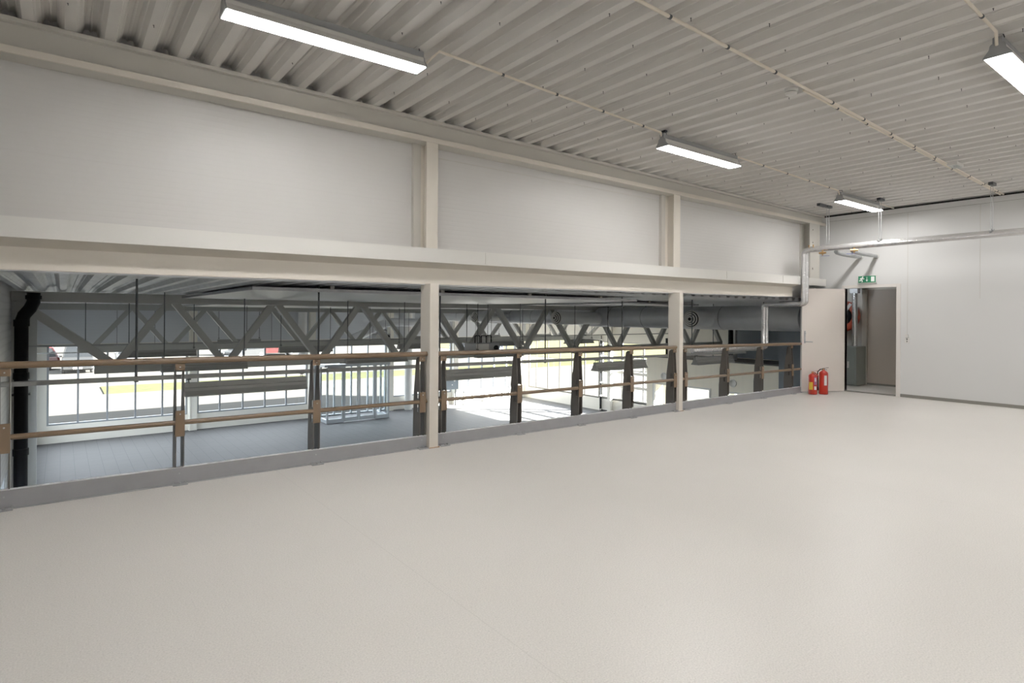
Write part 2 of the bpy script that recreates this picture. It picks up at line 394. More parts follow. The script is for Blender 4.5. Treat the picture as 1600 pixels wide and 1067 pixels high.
MB().extx([(5.80, 0), (5.80, 0), (6.02, 0), (6.02, 0)], [-1.8, 3, 8, 11.2], lambda x: [1.775 + .0075 * x - q for q in (.006, 0, 0, .006)]).obj('lit_underside', 'plate', lbm)  # blue-white sheet paints hall daylight onto the beam underside
fs = MB().extx([(5.63, 0), (5.63, 0), (5.645, 0), (5.645, 0)], [-1.8, 3, 8, 11.2], lambda x: [2.145 + .0075 * x + .012, 2.005 + .0075 * x, 2.005 + .0075 * x, 2.145 + .0075 * x + .012])
fs.obj('fascia_cap', 'fascia', lbm)
mb = MB()
for x in (3.9, 8.75, 10.55): mb.box(x, x + .004, 5.627, 5.631, 2.02 + .0075 * x, 2.15 + .0075 * x)
mb.obj('cap_joint', 'beam2', lbm)
mb = MB().box(11.2, 12.38, 5.70, 5.95, 2.10, 2.24).obj('trim_5', 'fascia')
struct(mb, 'short white boxed beam end in the corner above the door leaf', 'beam')
def hcol(name, x0, x1, y0, y1, z0, z1, m, label, holes=None):
    mb = MB(); t = .02
    mb.box(x0, x1, y0, y0 + t, z0, z1).box(x0, x1, y1 - t, y1, z0, z1); xm = (x0 + x1) / 2
    mb.box(xm - .012, xm + .012, y0 + t, y1 - t, z0, z1)
    return tag(mb.obj(name, m, bevel=.003), label, 'column', kind='structure')
hcol('steel_column', 3.185, 3.33, 5.74, 5.93, 2.17, 3.365, 'beam', 'cream steel column between the first and second wall panels')
hcol('steel_column', 7.50, 7.66, 5.74, 5.93, 2.20, 3.345, 'beam', 'cream steel column between the second and third wall panels')
for x, d in ((3.10, 0), (7.38, 0)):
    struct(MB().box(x, x + .09, 5.88, 5.935, 2.17, 3.36).obj('trim_6', 'beam2'), 'grey flashing strip beside the %s upper column' % ('first' if x < 4 else 'second'), 'flashing')
oc = hcol('steel_column', 11.74, 12.14, 5.72, 5.93, 2.24, 3.33, 'beam2', 'broad cream steel column in the corner above the open door')
mb = MB()
for z in (2.42, 2.44, 2.95, 3.2): mb.tube([(11.85, 5.722, z), (11.85, 5.717, z)], .012, 8)
mb.obj('bolt_holes', 'dark', oc)
def boxcol(x0, x1, label, slope):
    e = empty('steel_column', label, 'column', kind='structure', loc=(x0, 5.68, 0))
    w_ = x1 - x0
    MB().box(0, w_, 0, .022, 0, 1.785 + slope).box(0, w_, .19, .212, 0, 1.785 + slope).box(w_ / 2 - .01, w_ / 2 + .01, .022, .19, 0, 1.785 + slope).box(.0, .012, .022, .19, 0, 1.785 + slope).obj('shaft', 'beam', e, bevel=.002)
    MB().box(-.015, w_ + .015, -.012, .2, 0, .006).obj('base_plate', mat('rusty_steel', (.30, .17, .07), .7, noise=.3, nscale=30), e)
boxcol(3.205, 3.315, 'nearer cream steel post dividing the railing', .015)
boxcol(7.575, 7.665, 'farther cream steel post dividing the railing', .045)
struct(MB().box(-1.8, WX, 5.70, 6.0, -.3, 1.8).obj('wall_return', 'cream'), 'cream wall return at the near end of the railing', 'wall')
struct(MB().box(11.60, RX, 5.80, 5.83, -.3, 2.0).obj('wall_return', 'slate'), 'grey wall return behind the open door leaf', 'wall')

# ------------------------------------------------------------------ railings
zh = lambda x: 1.064 - .0098 * (x + .36)
zm = lambda x: .530 - .0060 * (x + .36)
zk = lambda x: .139 - .0022 * (x + .36)
def railing(x0, x1, posts, label):
    e = empty('railing', label, 'railing', loc=((x0 + x1) / 2, Y0, 0)); cx = (x0 + x1) / 2
    L = lambda x, y, z: (x - cx, y - Y0, z)
    MB().tube([L(x0, Y0, zh(x0)), L(x1, Y0, zh(x1))], .0265, 16).obj('handrail', 'rail', e)
    MB().tube([L(x0, Y0, zm(x0)), L(x1, Y0, zm(x1))], .0215, 14).obj('mid_rail', 'rail', e)
    MB().add([L(x, Y0 + dy, z) for x in (x0, x1) for dy, z in ((-.006, .004), (.004, .004), (.004, zk(x)), (-.006, zk(x)))],
             [(0, 1, 2, 3), (7, 6, 5, 4), (0, 4, 5, 1), (1, 5, 6, 2), (2, 6, 7, 3), (3, 7, 4, 0)]).obj('toe_plate', 'toe', e)
    MB().add([L(x, Y0 + dy, z) for x in (x0, x1) for dy, z in ((-.006, zk(x) + .0005), (.035, zk(x) + .0005), (.035, zk(x) + .004), (-.006, zk(x) + .004))],
             [(0, 1, 2, 3), (7, 6, 5, 4), (0, 4, 5, 1), (1, 5, 6, 2), (2, 6, 7, 3), (3, 7, 4, 0)]).obj('top_lip', 'plate', e)
    MB().add([L(x, Y0 + dy, z) for x in (x0, x1) for dy, z in ((-.03, .0005), (.0, .0005), (.0, .005), (-.03, .005))],
             [(0, 1, 2, 3), (7, 6, 5, 4), (0, 4, 5, 1), (1, 5, 6, 2), (2, 6, 7, 3), (3, 7, 4, 0)]).obj('edge_strip', 'galv', e)
    for px in posts:
        h = zh(px); m_ = zm(px)
        mb = MB()
        for sx in (-.034, .026):
            def pl(prof): mb.poly([L(px + sx, Y0 + a, z) for a, z in prof], (.008, 0, 0))
            pl([(.008, -.22), (.135, -.22), (.135, .30), (.128, m_ - .11), (-.021, m_ - .11), (-.021, .15), (.008, .14)])          # lower blade
            pl([(-.021, m_ + .105), (.118, m_ + .105), (.07, h - .06), (.035, h - .035), (.0, h - .035), (.0, h - .10)])                # upper blade
            pl([(-.021, m_ - .11), (.0, m_ - .11), (.0, m_ + .105), (-.021, m_ + .105)])                                              # front web
            pl([(.045, m_ - .11), (.128, m_ - .11), (.118, m_ + .105), (.045, m_ + .105)])                                            # rear web
            pl([(.0, m_ - .035), (.045, m_ - .035), (.045, m_ + .035), (.0, m_ + .035)])                                              # web at the rail
        po = mb.obj('post', 'baluster', e)
        MB().box(px - cx - .036, px - cx + .036, -.028, -.022, m_ - .115, m_ + .105).obj('cover_plate', 'rail', po)
        MB().box(px - cx - .02, px - cx + .02, -.022, .012, m_ - .11, m_ - .10).obj('spacer', 'rail', po)
        MB().box(px - cx - .036, px - cx + .036, -.012, .0, h - .082, h - .027).obj('top_bracket', 'rail', po)
        mb = MB().tube([L(px, Y0 - .030, m_ + .075), L(px, Y0 - .036, m_ + .075)], .006, 8).tube([L(px, Y0 - .012, h - .055), L(px, Y0 - .018, h - .055)], .006, 8)
        mb.tube([L(px, Y0 - .006, .09), L(px, Y0 - .011, .09)], .006, 8).obj('bolts', 'galv', po)
        fb = MB().box(px - cx - .055, px - cx + .055, -.075, -.006, .0005, .008).box(px - cx - .05, px - cx - .044, -.04, -.006, .008, .02).box(px - cx + .044, px - cx + .05, -.04, -.006, .008, .02)
        fb.tube([L(px, Y0 - .045, .008), L(px, Y0 - .045, .022)], .009, 6).obj('foot_bracket', 'galv', po)
railing(-.60, 3.20, (-.33, .81, 1.98, 3.14), 'nearest brown tubular railing section with grey toe plate')
railing(3.32, 7.57, (3.41, 4.485, 5.52, 6.54, 7.53), 'middle brown tubular railing section between the two cream posts')
railing(7.67, 11.44, (7.80, 8.95, 10.03, 11.09), 'farthest brown tubular railing section ending at the open door')

# ------------------------------------------------------------------ luminaires
def luminaire(lit, name, label, group, L=1.5):
    e = empty(name, label, 'light', group)
    h = L / 2; hm = 'lamph' if lit else 'lampd'
    # housing: trapezoid reflector, closed ends
    prof = [(-.035, .085), (-.045, .075), (-.05, .045), (-.086, .0), (-.086, -.009), (.086, -.009), (.086, .0), (.05, .045), (.045, .075), (.035, .085)]
    MB().extx(prof, [-h, h]).obj('housing', 'lampw' if lit else hm, e, bevel=.002)
    MB().extx([(-.03, .085), (.03, .085), (.03, .135), (-.03, .135)], [-h - .005, h + .005]).obj('mounting_rail', hm, e, bevel=.002)
    d = MB().extx([(-.082, -.0095), (-.078, -.014), (.078, -.014), (.082, -.0095)], [-h + .006, h - .006]).obj('diffuser', 'lamp' if lit else 'lampo', e)
    for sx in (-1, 1):
        x = sx * (h + .004)
        MB().extx([(-.037, .088), (-.047, .076), (-.052, .046), (-.089, -.001), (-.087, -.012), (.087, -.012), (.089, -.001), (.052, .046), (.047, .076), (.037, .088)], sorted([x, x - sx * .012])).obj('end_cap', hm, e)
        b = MB().tube([(sx * (h - .04), -.033, .13), (sx * (h - .04), -.02, .175)], .004, 6).tube([(sx * (h - .04), .033, .13), (sx * (h - .04), .02, .175)], .004, 6)
        b.box(sx * (h - .04) - .02, sx * (h - .04) + .02, -.03, .03, .165, .185).obj('hanger', 'dsteel', e)
    return e
pr = luminaire(True, 'fluorescent_light', 'x', None)
def put(o, x, y, z, label, group=None, rz=0):
    o.location = (x, y, z); o['label'] = label; o.rotation_euler = (0, 0, rz)
    if group: o['group'] = group
    return o
G = 'lit linear ceiling lights of the upper room'
put(pr, 1.60, 4.33, 3.475, 'largest lit tube light near the upper left', G)
lights = [(6.27, 4.40, 3.43, 'lit tube light in the middle of the ceiling, second from the camera in its row'),
          (10.90, 4.47, 3.385, 'small lit tube light near the far corner of the ceiling'),
          (6.33, 1.33, 3.435, 'lit tube light cut off by the right edge of the photo')]
for x, y, z, l in lights: put(copy_tree(pr), x, y, z, l, G)
for x, y in ((1.65, 1.33), (10.95, 1.33), (1.65, -1.7), (6.33, -1.7), (10.95, -1.7)):
    put(copy_tree(pr), x, y, zA(x) - .185, 'lit tube light on the ceiling outside the photo', G)

# ceiling conduits
def conduit(pts, label, r=.011, clips=()):
    e = empty('conduit', label, 'conduit', loc=pts[0]); p0 = Vector(pts[0])
    MB().tube([Vector(p) - p0 for p in pts], r, 8).obj('pipe', 'conduit', e)
    for a, b in zip(pts, pts[1:]):
        a, b = Vector(a), Vector(b)
        if abs((b - a).x) > .8:
            k = int((b - a).length / .76)
            for i in range(1, k + 1):
                c = a + (b - a) * (i / (k + .5)) - p0; MB().tube([c - Vector((.012, 0, 0)), c + Vector((.012, 0, 0))], r + .004, 8).obj('clip', 'dsteel', e)
zc = lambda x: zA(x) - .013
conduit([(2.36, 4.34, 3.50), (2.40, 4.30, 3.55), (2.45, 4.22, zc(2.45)), (5.50, 4.40, zc(5.5)), (5.53, 4.41, 3.53)], 'thin cream conduit between the large light and the middle light')
conduit([(7.02, 4.41, 3.50), (7.06, 4.41, zc(7.0)), (10.1, 4.47, zc(10.1)), (10.15, 4.47, 3.48)], 'thin cream conduit between the middle light and the corner light')
conduit([(11.66, 4.48, 3.44), (11.7, 4.48, zc(11.7)), (12.4, 4.49, zc(12.4))], 'short cream conduit from the corner light to the right wall')
conduit([(-1.7, 2.62, zc(-1.7)), (5.3, 2.72, zc(5.3)), (12.38, 2.86, zc(12.4))], 'long cream conduit running across the whole ceiling', .013)
conduit([(5.52, 2.76, zc(5.5)), (12.38, 2.90, zc(12.4))], 'second cream conduit starting at the smoke detector', .011)
conduit([(2.4, 1.30, zc(2.4)), (5.50, 1.32, zc(5.5)), (5.56, 1.33, 3.50)], 'cream conduit feeding the light at the right edge')
sd = empty('smoke_detector', 'round white smoke detector on the ceiling beside the conduit', 'detector', loc=(5.43, 2.83, zA(5.43)))
MB().lathe([(0, 0), (.06, 0), (.06, -.02), (.055, -.03), (0, -.03)], n=28).obj('base', 'plastic', sd)
MB().lathe([(.0, -.058), (.035, -.058), (.05, -.05), (.052, -.036), (.0, -.036)], n=28).obj('cover', 'plastic', sd)
MB().lathe([(0, -.0301), (.045, -.0301), (.045, -.0359), (0, -.0359)], n=24).obj('vent_ring', 'black', sd)
em = empty('emergency_light', 'small white emergency light unit on the ceiling conduit', 'light', loc=(9.62, 2.74, zA(9.62)))
MB().box(-.13, .13, -.06, .06, -.04, -.001).obj('housing', 'plastic', em, bevel=.006)
MB().box(-.11, .11, -.045, .045, -.06, -.04).obj('lens', 'glass', em, bevel=.005)

# ------------------------------------------------------------------ insulated pipes in the corner
def arc(c, r, a0, a1, u, v, n=6):
    c, u, v = Vector(c), Vector(u), Vector(v)
    return [c + u * r * math.cos(a0 + (a1 - a0) * i / n) + v * r * math.sin(a0 + (a1 - a0) * i / n) for i in range(n + 1)]
def pipe_run(dx, label, r, y_end, z, yl, zlow):
    z += dx * .35
    X = 11.25 + dx; pts = [Vector((X, -4.08, z)), Vector((X, 1.0, z)), Vector((X, 4.9, z))]
    pts += arc((X, y_end - .09, z - .09), .09, PI / 2, 0, (0, 1, 0), (0, 0, 1))
    pts += [Vector((X, y_end, 2.3))]
    pts += arc((X, y_end + .07, zlow + .07), .07, PI, 1.5 * PI, (0, 1, 0), (0, 0, 1))
    pts += arc((X, yl - .07, zlow - .07), .07, PI / 2, 0, (0, 1, 0), (0, 0, 1))
    pts += [Vector((X, yl, 1.2))]
    pts += [Vector((X, yl, .90)), Vector((X - .03, yl, .86)), Vector((X - .08, yl, .845)), Vector((8.9, yl, .86))]
    o = pts[0]; e = empty('insulated_pipe', label, 'pipe', loc=o)
    mb = MB().tube([p - o for p in pts], r, 14)
    for y in [i * .45 - 3.8 for i in range(20)]: mb.tube([Vector((X, y, z)) - o, Vector((X, y + .05, z)) - o], r + .0015, 14)
    for q in (2.5, 2.2, 1.9): mb.tube([Vector((X, y_end, q)) - o, Vector((X, y_end, q + .05)) - o], r + .0015, 14)
    mb.obj('foil_jacket', 'foil', e)
    for i, y in enumerate((4.30, 2.75)): MB().box(-.045, .045, y + 4.08 - .012, y + 4.08 + .012, r - .002, r + .02).obj('clamp', 'galv', e)
pipe_run(0, 'silver insulated pipe nearer the room, bending down at the corner', .045, 5.60, 2.735, 6.40, 1.715)
pipe_run(.105, 'silver insulated pipe nearer the wall, bending down at the corner', .042, 5.60, 2.735, 6.40, 1.715)
for y, l in ((5.06, 'grey pipe stub into the white wall above the exit sign, left one'), (4.78, 'grey pipe stub into the white wall above the exit sign, right one')):
    e = empty('wall_pipe', l, 'pipe', loc=(11.36, y, 2.70))
    MB().tube([(0, 0, -.02), (.05, 0, -.04), (.35, 0, -.055), (1.03, 0, -.06)], .036, 14).obj('pipe_run', 'galv', e)
    MB().lathe([(.036, 1.02), (.052, 1.02), (.052, 1.035), (.036, 1.035)], (0, 0, -.06), 'X', 18).obj('collar', 'lampw', e)
def valve(x, y, z, rz, label):
    e = empty('valve', label, 'valve', loc=(x, y, z), rz=rz)
    MB().tube([(0, -.06, 0), (0, .06, 0)], .018, 10).tube([(0, -.02, 0), (0, .02, 0)], .026, 10).tube([(0, 0, 0), (0, 0, -.05)], .011, 8).tube([(0, 0, .0), (0, 0, .05)], .014, 8).obj('body', 'brass', e)
    MB().bar((0, -.02, -.055), (0, .12, -.062), .02, .006).obj('lever', 'blue', e)
valve(11.19, 5.22, 2.655, PI, 'brass valve with blue lever under the pipes near the corner')
valve(11.16, 4.66, 2.655, PI * .15, 'brass valve with blue lever under the pipes right of the wall stubs')
for y, l in ((5.50, 'tiny brass air vent on top of the pipe corner, left one'), (5.42, 'tiny brass air vent on top of the pipe corner, right one')):
    tag(MB().tube([(11.25, y, 2.765), (11.25, y, 2.80)], .008, 8).tube([(11.25, y, 2.80), (11.25, y, 2.83)], .012, 8).obj('air_vent', 'brass'), l, 'valve')

def clamp(x, y, label, double=False, zb=2.825):
    e = empty('pipe_hanger', label, 'hanger', loc=(x, y, zA(x)))
    mb = MB().box(-.02, .17, -.03, .03, -.045, -.001)
    if double: mb.box(-.32, -.06, -.03, .03, -.05, -.001).box(-.12, .02, -.02, .02, -.03, -.001)
    mb.obj('ceiling_bracket', 'dsteel', e, bevel=.003)
    z = zb - zA(x)
    MB().tube([(0.0, 0, -.04), (0.0, 0, z)], .004, 6).obj('rod', 'galv', e)
    MB().tube([(0.10, 0, -.04), (0.10, 0, z)], .004, 6).obj('rod', 'galv', e)
clamp(11.25, 5.18, 'dark ceiling bracket with two rods in the corner above the pipes', True)
clamp(11.25, 4.30, 'dark ceiling bracket with two rods beside the small corner light')
clamp(11.25, 2.75, 'dark ceiling bracket with two rods holding the pipe farther right')

# ------------------------------------------------------------------ exit sign, socket, extinguishers
def exit_sign(x, y, z, label, w=.31, h=.13, lit=False):
    """flat sign facing -x, reading direction -y"""
    e = empty('exit_sign', label, 'sign', loc=(x, y, z))
    MB().box(-.045, 0, -w / 2 - .008, w / 2 + .008, -h / 2 - .008, h / 2 + .008).obj('housing', 'plastic', e, bevel=.004)
    MB().box(-.047, -.045, -w / 2, w / 2, -h / 2, h / 2).obj('green_panel', 'greenl' if lit else 'green', e)
    P = lambda pts: [(-.0475, -u * w, v * h) for u, v in pts]
    mb = MB(); T = (-.0012, 0, 0)
    # door
    mb.poly(P([(.24, -.34), (.43, -.34), (.43, .36), (.24, .36)]), T)
    # arrow down
    mb.poly(P([(-.012, .34), (.012, .34), (.012, -.1), (-.012, -.1)]), T); mb.poly(P([(-.065, -.08), (.065, -.08), (0, -.36)]), T)
    # running figure
    def limb(a, b, t=.022):
        ax, ay = a; bx, by = b; dx, dy = (bx - ax) * w, (by - ay) * h; l = math.hypot(dx, dy) or 1; nx, ny = -dy / l * t * w / w, dx / l * t
        k = .008
        mb.poly([(-.0475, -(ax * w + nx * k / t), ay * h + ny * k / t), (-.0475, -(bx * w + nx * k / t), by * h + ny * k / t), (-.0475, -(bx * w - nx * k / t), by * h - ny * k / t), (-.0475, -(ax * w - nx * k / t), ay * h - ny * k / t)], T)
    mb.poly([(-.0475, .235 * w + math.cos(t) * .012, .33 * h + math.sin(t) * .012) for t in [i * PI / 5 for i in range(10)]], T)
    limb((-.25, .22), (-.31, -.05)); limb((-.31, -.05), (-.25, -.22)); limb((-.25, -.22), (-.29, -.40)); limb((-.31, -.05), (-.37, -.2)); limb((-.37, -.2), (-.44, -.18))
    limb((-.26, .18), (-.19, .05)); limb((-.19, .05), (-.15, .12)); limb((-.27, .2), (-.35, .17)); limb((-.35, .17), (-.385, .0))
    mb.obj('pictogram', 'sign', e)
exit_sign(RX, 4.925, 2.205, 'green exit sign with running figure and arrow above the doorway')
so = empty('wall_socket', 'small white wall socket right of the doorway', 'socket', loc=(RX, 4.25, 1.05))
MB().box(-.012, 0, -.04, .04, -.05, .05).obj('plate', 'plastic', so, bevel=.003)
MB().box(-.04, 0, -.022, .022, .055, .11).obj('junction_box', 'plastic', so, bevel=.003)
MB().lathe([(.0, -.0125), (.012, -.0125), (.012, -.014), (0, -.014)], (0, 0, .02), 'X', 12).lathe([(.0, -.0125), (.012, -.0125), (.012, -.014), (0, -.014)], (0, 0, -.02), 'X', 12).obj('outlet_holes', 'skirt', so)

def extinguisher(x, y, rz, label, r, H, kind):
    e = empty('fire_extinguisher', label, 'extinguisher', loc=(x, y, 0), rz=rz)
    b = H
    MB().lathe([(0, .004), (r * .9, .004), (r, .015), (r, b * .80), (r * .93, b * .85), (r * .6, b * .90), (r * .28, b * .925), (r * .26, b * .96), (0, b * .96)], n=32).obj('body', 'red', e)
    MB().lathe([(0, .0005), (r * .93, .0005), (r * .93, .012), (0, .012)], n=28).obj('foot_ring', 'black', e)
    hm = 'red' if kind else 'black'
    # local -x faces the camera left/front side, +y... lever points to -y
    MB().box(-.014, .014, -.018, .022, b * .955, b * 1.0).bar((0, .02, b * 1.0), (0, -.085, b * 1.045), .018, .006).bar((0, .0, b * .985), (0, -.06, b * .955), .016, .006).obj('handle', hm, e)
    MB().tube([(-.014, 0, b * .975), (-.024, 0, b * .975)], .014, 12).obj('gauge', 'brass', e)
    if kind:
        hp = [(0, -.02, b * .965), (0, -.05, b * .93), (-.01, -r - .005, b * .86), (-.01, -r - .016, b * .80)]
        MB().tube(hp, .009, 8).obj('hose', 'red', e)
    else:
        hp = [(0, .02, b * .97), (0, .055, b * .965), (0, r + .018, b * .87), (0, r + .022, b * .75), (0, r + .014, b * .5), (0, r + .014, b * .28)]
        MB().tube(hp, .0095, 8).obj('hose', 'black', e)
        MB().tube([(0, r + .014, b * .28), (0, r + .014, b * .14)], [.011, .013], 8).obj('nozzle', 'black', e)
    def patch(a0, a1, z0, z1, m, name):
        MB().lathe([(r + .0012, z0), (r + .0012, z1)], n=8, a0=a0, a1=a1).obj(name, m, e)
    # angle pi faces local -x (towards the camera)
    if kind:
        patch(PI + .35, PI + 1.05, b * .44, b * .78, 'purple', 'label'); patch(PI + .42, PI + .85, b * .58, b * .74, 'sticker', 'label'); patch(PI + .35, PI + .95, b * .22, b * .37, 'sticker', 'label')
        patch(PI - .85, PI + .02, b * .22, b * .55, 'yellow', 'label')
    else:
        patch(PI + .15, PI + .75, b * .36, b * .74, 'sticker', 'label')
aim = lambda x, y: math.atan2(y, x)
extinguisher(11.375, 5.475, aim(11.375, 5.475), 'left red fire extinguisher with yellow sticker beside the open door', .078, .43, True)
extinguisher(11.56, 5.36, aim(11.56, 5.36), 'right taller red fire extinguisher with black hose beside the open door', .080, .49, False)

# ------------------------------------------------------------------ HALL
def zr(x, y): return 1.80 if y < 12 else 1.80 - .0145 * (y - 12)
struct(deck('ceiling', RX + .12, EX, [6.70, 12, 18.2, FY], zr, .254, .02, .07, 'hdeck'), 'grey corrugated roof deck over the hall beside the corridor', 'ceiling')
hd = struct(deck('ceiling', WX, RX + .12, [6.03, 12, 18.2, FY], zr, .254, .02, .07, 'hdeck'), 'grey corrugated roof deck over the lower hall', 'ceiling')
MB().box(WX - .2, RX + .12, 6.08, FY + .3, 1.95, 2.1).box(RX + .12, EX + .3, 6.62, FY + .3, 1.95, 2.1).obj('sun_block_slab', 'dsteel', hd)  # unseen slabs added over the hall deck to keep sun out
struct(MB().box(WX, RX, 6.02, 6.08, 1.70 + .2, 1.95).obj('trim_7', 'fascia'), 'light closing strip where the hall roof meets the cream beam', 'trim')
# west wall (with a low window and two openings added for hall light)
mb = MB(); holed(mb, 4.9, FY + .1, HF, 1.95, [(9.0, 11.3, -2.0, -.85), (13.0, 17.4, -2.2, .4), (18.8, 23.4, -2.2, .4)], lambda a, b, c, d: mb.box(WX - .15, WX, a, b, c, d))
struct(mb.obj('wall_left', 'hpanelw'), 'white ribbed side wall of the hall at the left edge', 'wall')
def grid_window(name, label, axis, p, u0, u1, z0, z1, n, fm, t=.05, d=.08, cat='window', div=None, rails=()):
    """axis 'x': plane x=p, u = y ; axis 'y': plane y=p, u = x"""
    um = (u0 + u1) / 2
    loc = (p, um, z0) if axis == 'x' else (um, p, z0)
    e = empty(name, label, cat, loc=loc, kind='structure'); mb = MB(); H = z1 - z0
    def bx(b, ua, ub, za, zb, dd, off=0):
        if axis == 'x': b.box(-dd / 2 + off, dd / 2 + off, ua - um, ub - um, za, zb)
        else: b.box(ua - um, ub - um, -dd / 2 + off, dd / 2 + off, za, zb)
    bx(mb, u0, u0 + t, 0, H, d); bx(mb, u1 - t, u1, 0, H, d); bx(mb, u0 + t, u1 - t, 0, t, d); bx(mb, u0 + t, u1 - t, H - t, H, d)
    us = div if div else [u0 + (u1 - u0) * i / n for i in range(1, n)]
    for u in us: bx(mb, u - t / 2, u + t / 2, t, H - t, d * .9)
    for z in rails: bx(mb, u0 + t, u1 - t, z - t / 2, z + t / 2, d * .8)
    mb.obj('frame', fm, e)
    g = MB(); bx(g, u0 + .01, u1 - .01, .01, H - .01, .008); g.obj('pane', 'glass', e)
    return e
grid_window('window_1', 'low window in the white side wall at the left edge', 'x', WX - .06, 9.0, 11.3, -2.0, -.85, 2, 'hframe')
grid_window('window_10', 'added window band for hall light in the side wall between the trusses', 'x', WX - .06, 13.0, 17.4, -2.2, .4, 5, 'hframe')  # added out of view to light the cabin, duct and trusses
grid_window('window_11', 'added window band for hall light in the side wall near the far corner', 'x', WX - .06, 18.8, 23.4, -2.2, .4, 5, 'hframe')  # second added band, also there for fill light
# far wall
wins = [(-.36, 3.69, [.46, 1.27, 2.08, 2.90]), (4.01, 8.05, [4.78, 5.59, 6.40, 7.22]), (11.86, 14.95, [12.63, 13.42, 14.2]), (15.27, 18.84, [15.98, 16.76, 17.5, 18.28])]
holes = [(a, b, -2.22, .40) for a, b, _ in wins] + [(8.38, 11.55, HF, .40)]
mb = MB(); holed(mb, WX, EX + .1, HF, .9, holes, lambda a, b, c, d: mb.box(a, b, FY, FY + .12, c, d))
struct(mb.obj('wall_far', 'cream'), 'cream lower wall under the big hall windows', 'wall')
struct(MB().box(WX, EX + .1, FY - .02, FY + .12, .44, 1.95).obj('wall_far', 'hpanel'), 'grey ribbed wall above the big hall windows', 'wall')
names = ['leftmost big window of the hall, with parked cars behind', 'second big window of the hall, behind the nearest hanging light',
         'big hall window right of the glass entrance', 'big hall window beside the far corner']
for i, (a, b, dv) in enumerate(wins):
    grid_window('window_%d' % (i + 2), names[i], 'y', FY + .05, a, b, -2.22, .40, 0, 'hframe', .055, .09, div=dv)
grid_window('door_3', 'glazed outer entrance doors in the far wall behind the glass porch', 'y', FY + .05, 8.38, 11.55, HF + .01, .40, 0, 'vframe', .06, .09, 'door', div=[9.2, 9.95, 10.7], rails=(2.2,))
for x0, l in ((3.72, 'cream pillar between the two leftmost hall windows'), (8.08, 'cream pillar left of the glass entrance'), (11.58, 'cream pillar right of the glass entrance'), (14.98, 'cream pillar behind the dark board'), (18.87, 'cream pillar in the far corner of the hall')):
    tag(MB().box(x0, x0 + .26, FY - .16, FY - .003, HF, zr(0, FY) - .02).box(x0 + .03, x0 + .05, FY - .19, FY - .16, HF, 1.5).obj('steel_pillar', 'cream', bevel=.004), l, 'pillar', kind='structure')
# east wall
EWIN = (19.0, 24.12, -2.25, .40); GAR = (15.2, 18.86, HF, .35); OW = (10.4, 14.3, -2.0, -.7)
mb = MB(); holed(mb, 5.8, FY + .12, HF, 1.95, [EWIN, GAR, OW], lambda a, b, c, d: mb.box(EX, EX + .12, a, b, c, d))
we = struct(mb.obj('wall_east', 'cream'), 'cream right-hand wall of the lower hall', 'wall')
MB().box(EX - .02, EX, 6.72, 12.2, -.0, 1.78).obj('shade_panel', 'slate', we)  # dark sheet paints the shade on this stretch of the cream wall
grid_window('window_6', 'tall sunny window band in the right wall of the hall', 'x', EX + .03, *EWIN[:2], EWIN[2], EWIN[3], 0, 'eframe', .065, .03, div=[19.96, 20.83, 21.72, 22.6, 23.5])
grid_window('window_7', 'window lighting the inside of the cream cabin', 'x', EX + .03, *OW[:2], OW[2], OW[3], 3, 'eframe', .06, .03)
# overhead door
od = empty('door_4', 'white glazed overhead door beside the cream cabin', 'door', kind='structure', loc=(EX, (GAR[0] + GAR[1]) / 2, HF))
mb = MB(); w2 = (GAR[1] - GAR[0]) / 2; Hd = GAR[3] - GAR[2]; zz = [0, .62, 1.22, 1.82, 2.42, Hd]
mb.box(.0, .03, -w2, w2, 0, .62)
for z in zz[1:]: mb.box(.0, .03, -w2, w2, z - .06, z + .06 if z < Hd else z)
for i in range(4):
    u = -w2 + (2 * w2 - .08) * i / 3; mb.box(.002, .028, u, u + .08, .62, Hd)
mb.obj('sections', 'wframe', od); MB().box(.012, .018, -w2, w2, .62, Hd).obj('pane', 'glass', od)
tr = MB()
for sy in (-1, 1): tr.box(-.09, -.02, sy * w2 - .03, sy * w2 + .03, 0, Hd + .25)
tr.box(-.06, -.005, w2 - .55, w2, 0, .06).obj('track', 'black', od)
ro = MB()
for z in zz: ro.tube([(-.1, w2 - .03, z + .06), (-.02, w2 - .03, z + .06)], .03, 8)
ro.obj('rollers', 'plastic', od)
# south walls
mb = MB(); holed(mb, WX, RX, HF, -.3, [(-.1, 5.6, -2.4, -.45), (6.0, 11.8, -2.4, -.45)], lambda a, b, c, d: mb.box(a, b, 4.9, 5.0, c, d))
struct(mb.obj('wall_south', 'cream'), 'cream wall below the upper floor', 'wall')
grid_window('window_8', 'added unseen window band for hall light below the upper floor, one end', 'y', 4.95, -.1, 5.6, -2.4, -.45, 6, 'hframe')  # unseen window added as fill light for the hall
grid_window('window_9', 'added unseen window band for hall light below the upper floor, other end', 'y', 4.95, 6.0, 11.8, -2.4, -.45, 6, 'hframe')  # its twin, likewise added to brighten the hall
struct(MB().box(RX, RX + .12, 5.0, 6.6, HF, -.31).box(RX, EX, 6.62, 6.70, HF, 1.95).obj('wall_south', 'slate'), 'grey wall beside the corridor at the end of the hall', 'wall')
struct(MB().box(RX, RX + .12, 6.09, 6.62, -.3, 1.95).obj('wall_corridor', 'slate'), 'grey outer wall of the corridor on the hall side', 'wall')

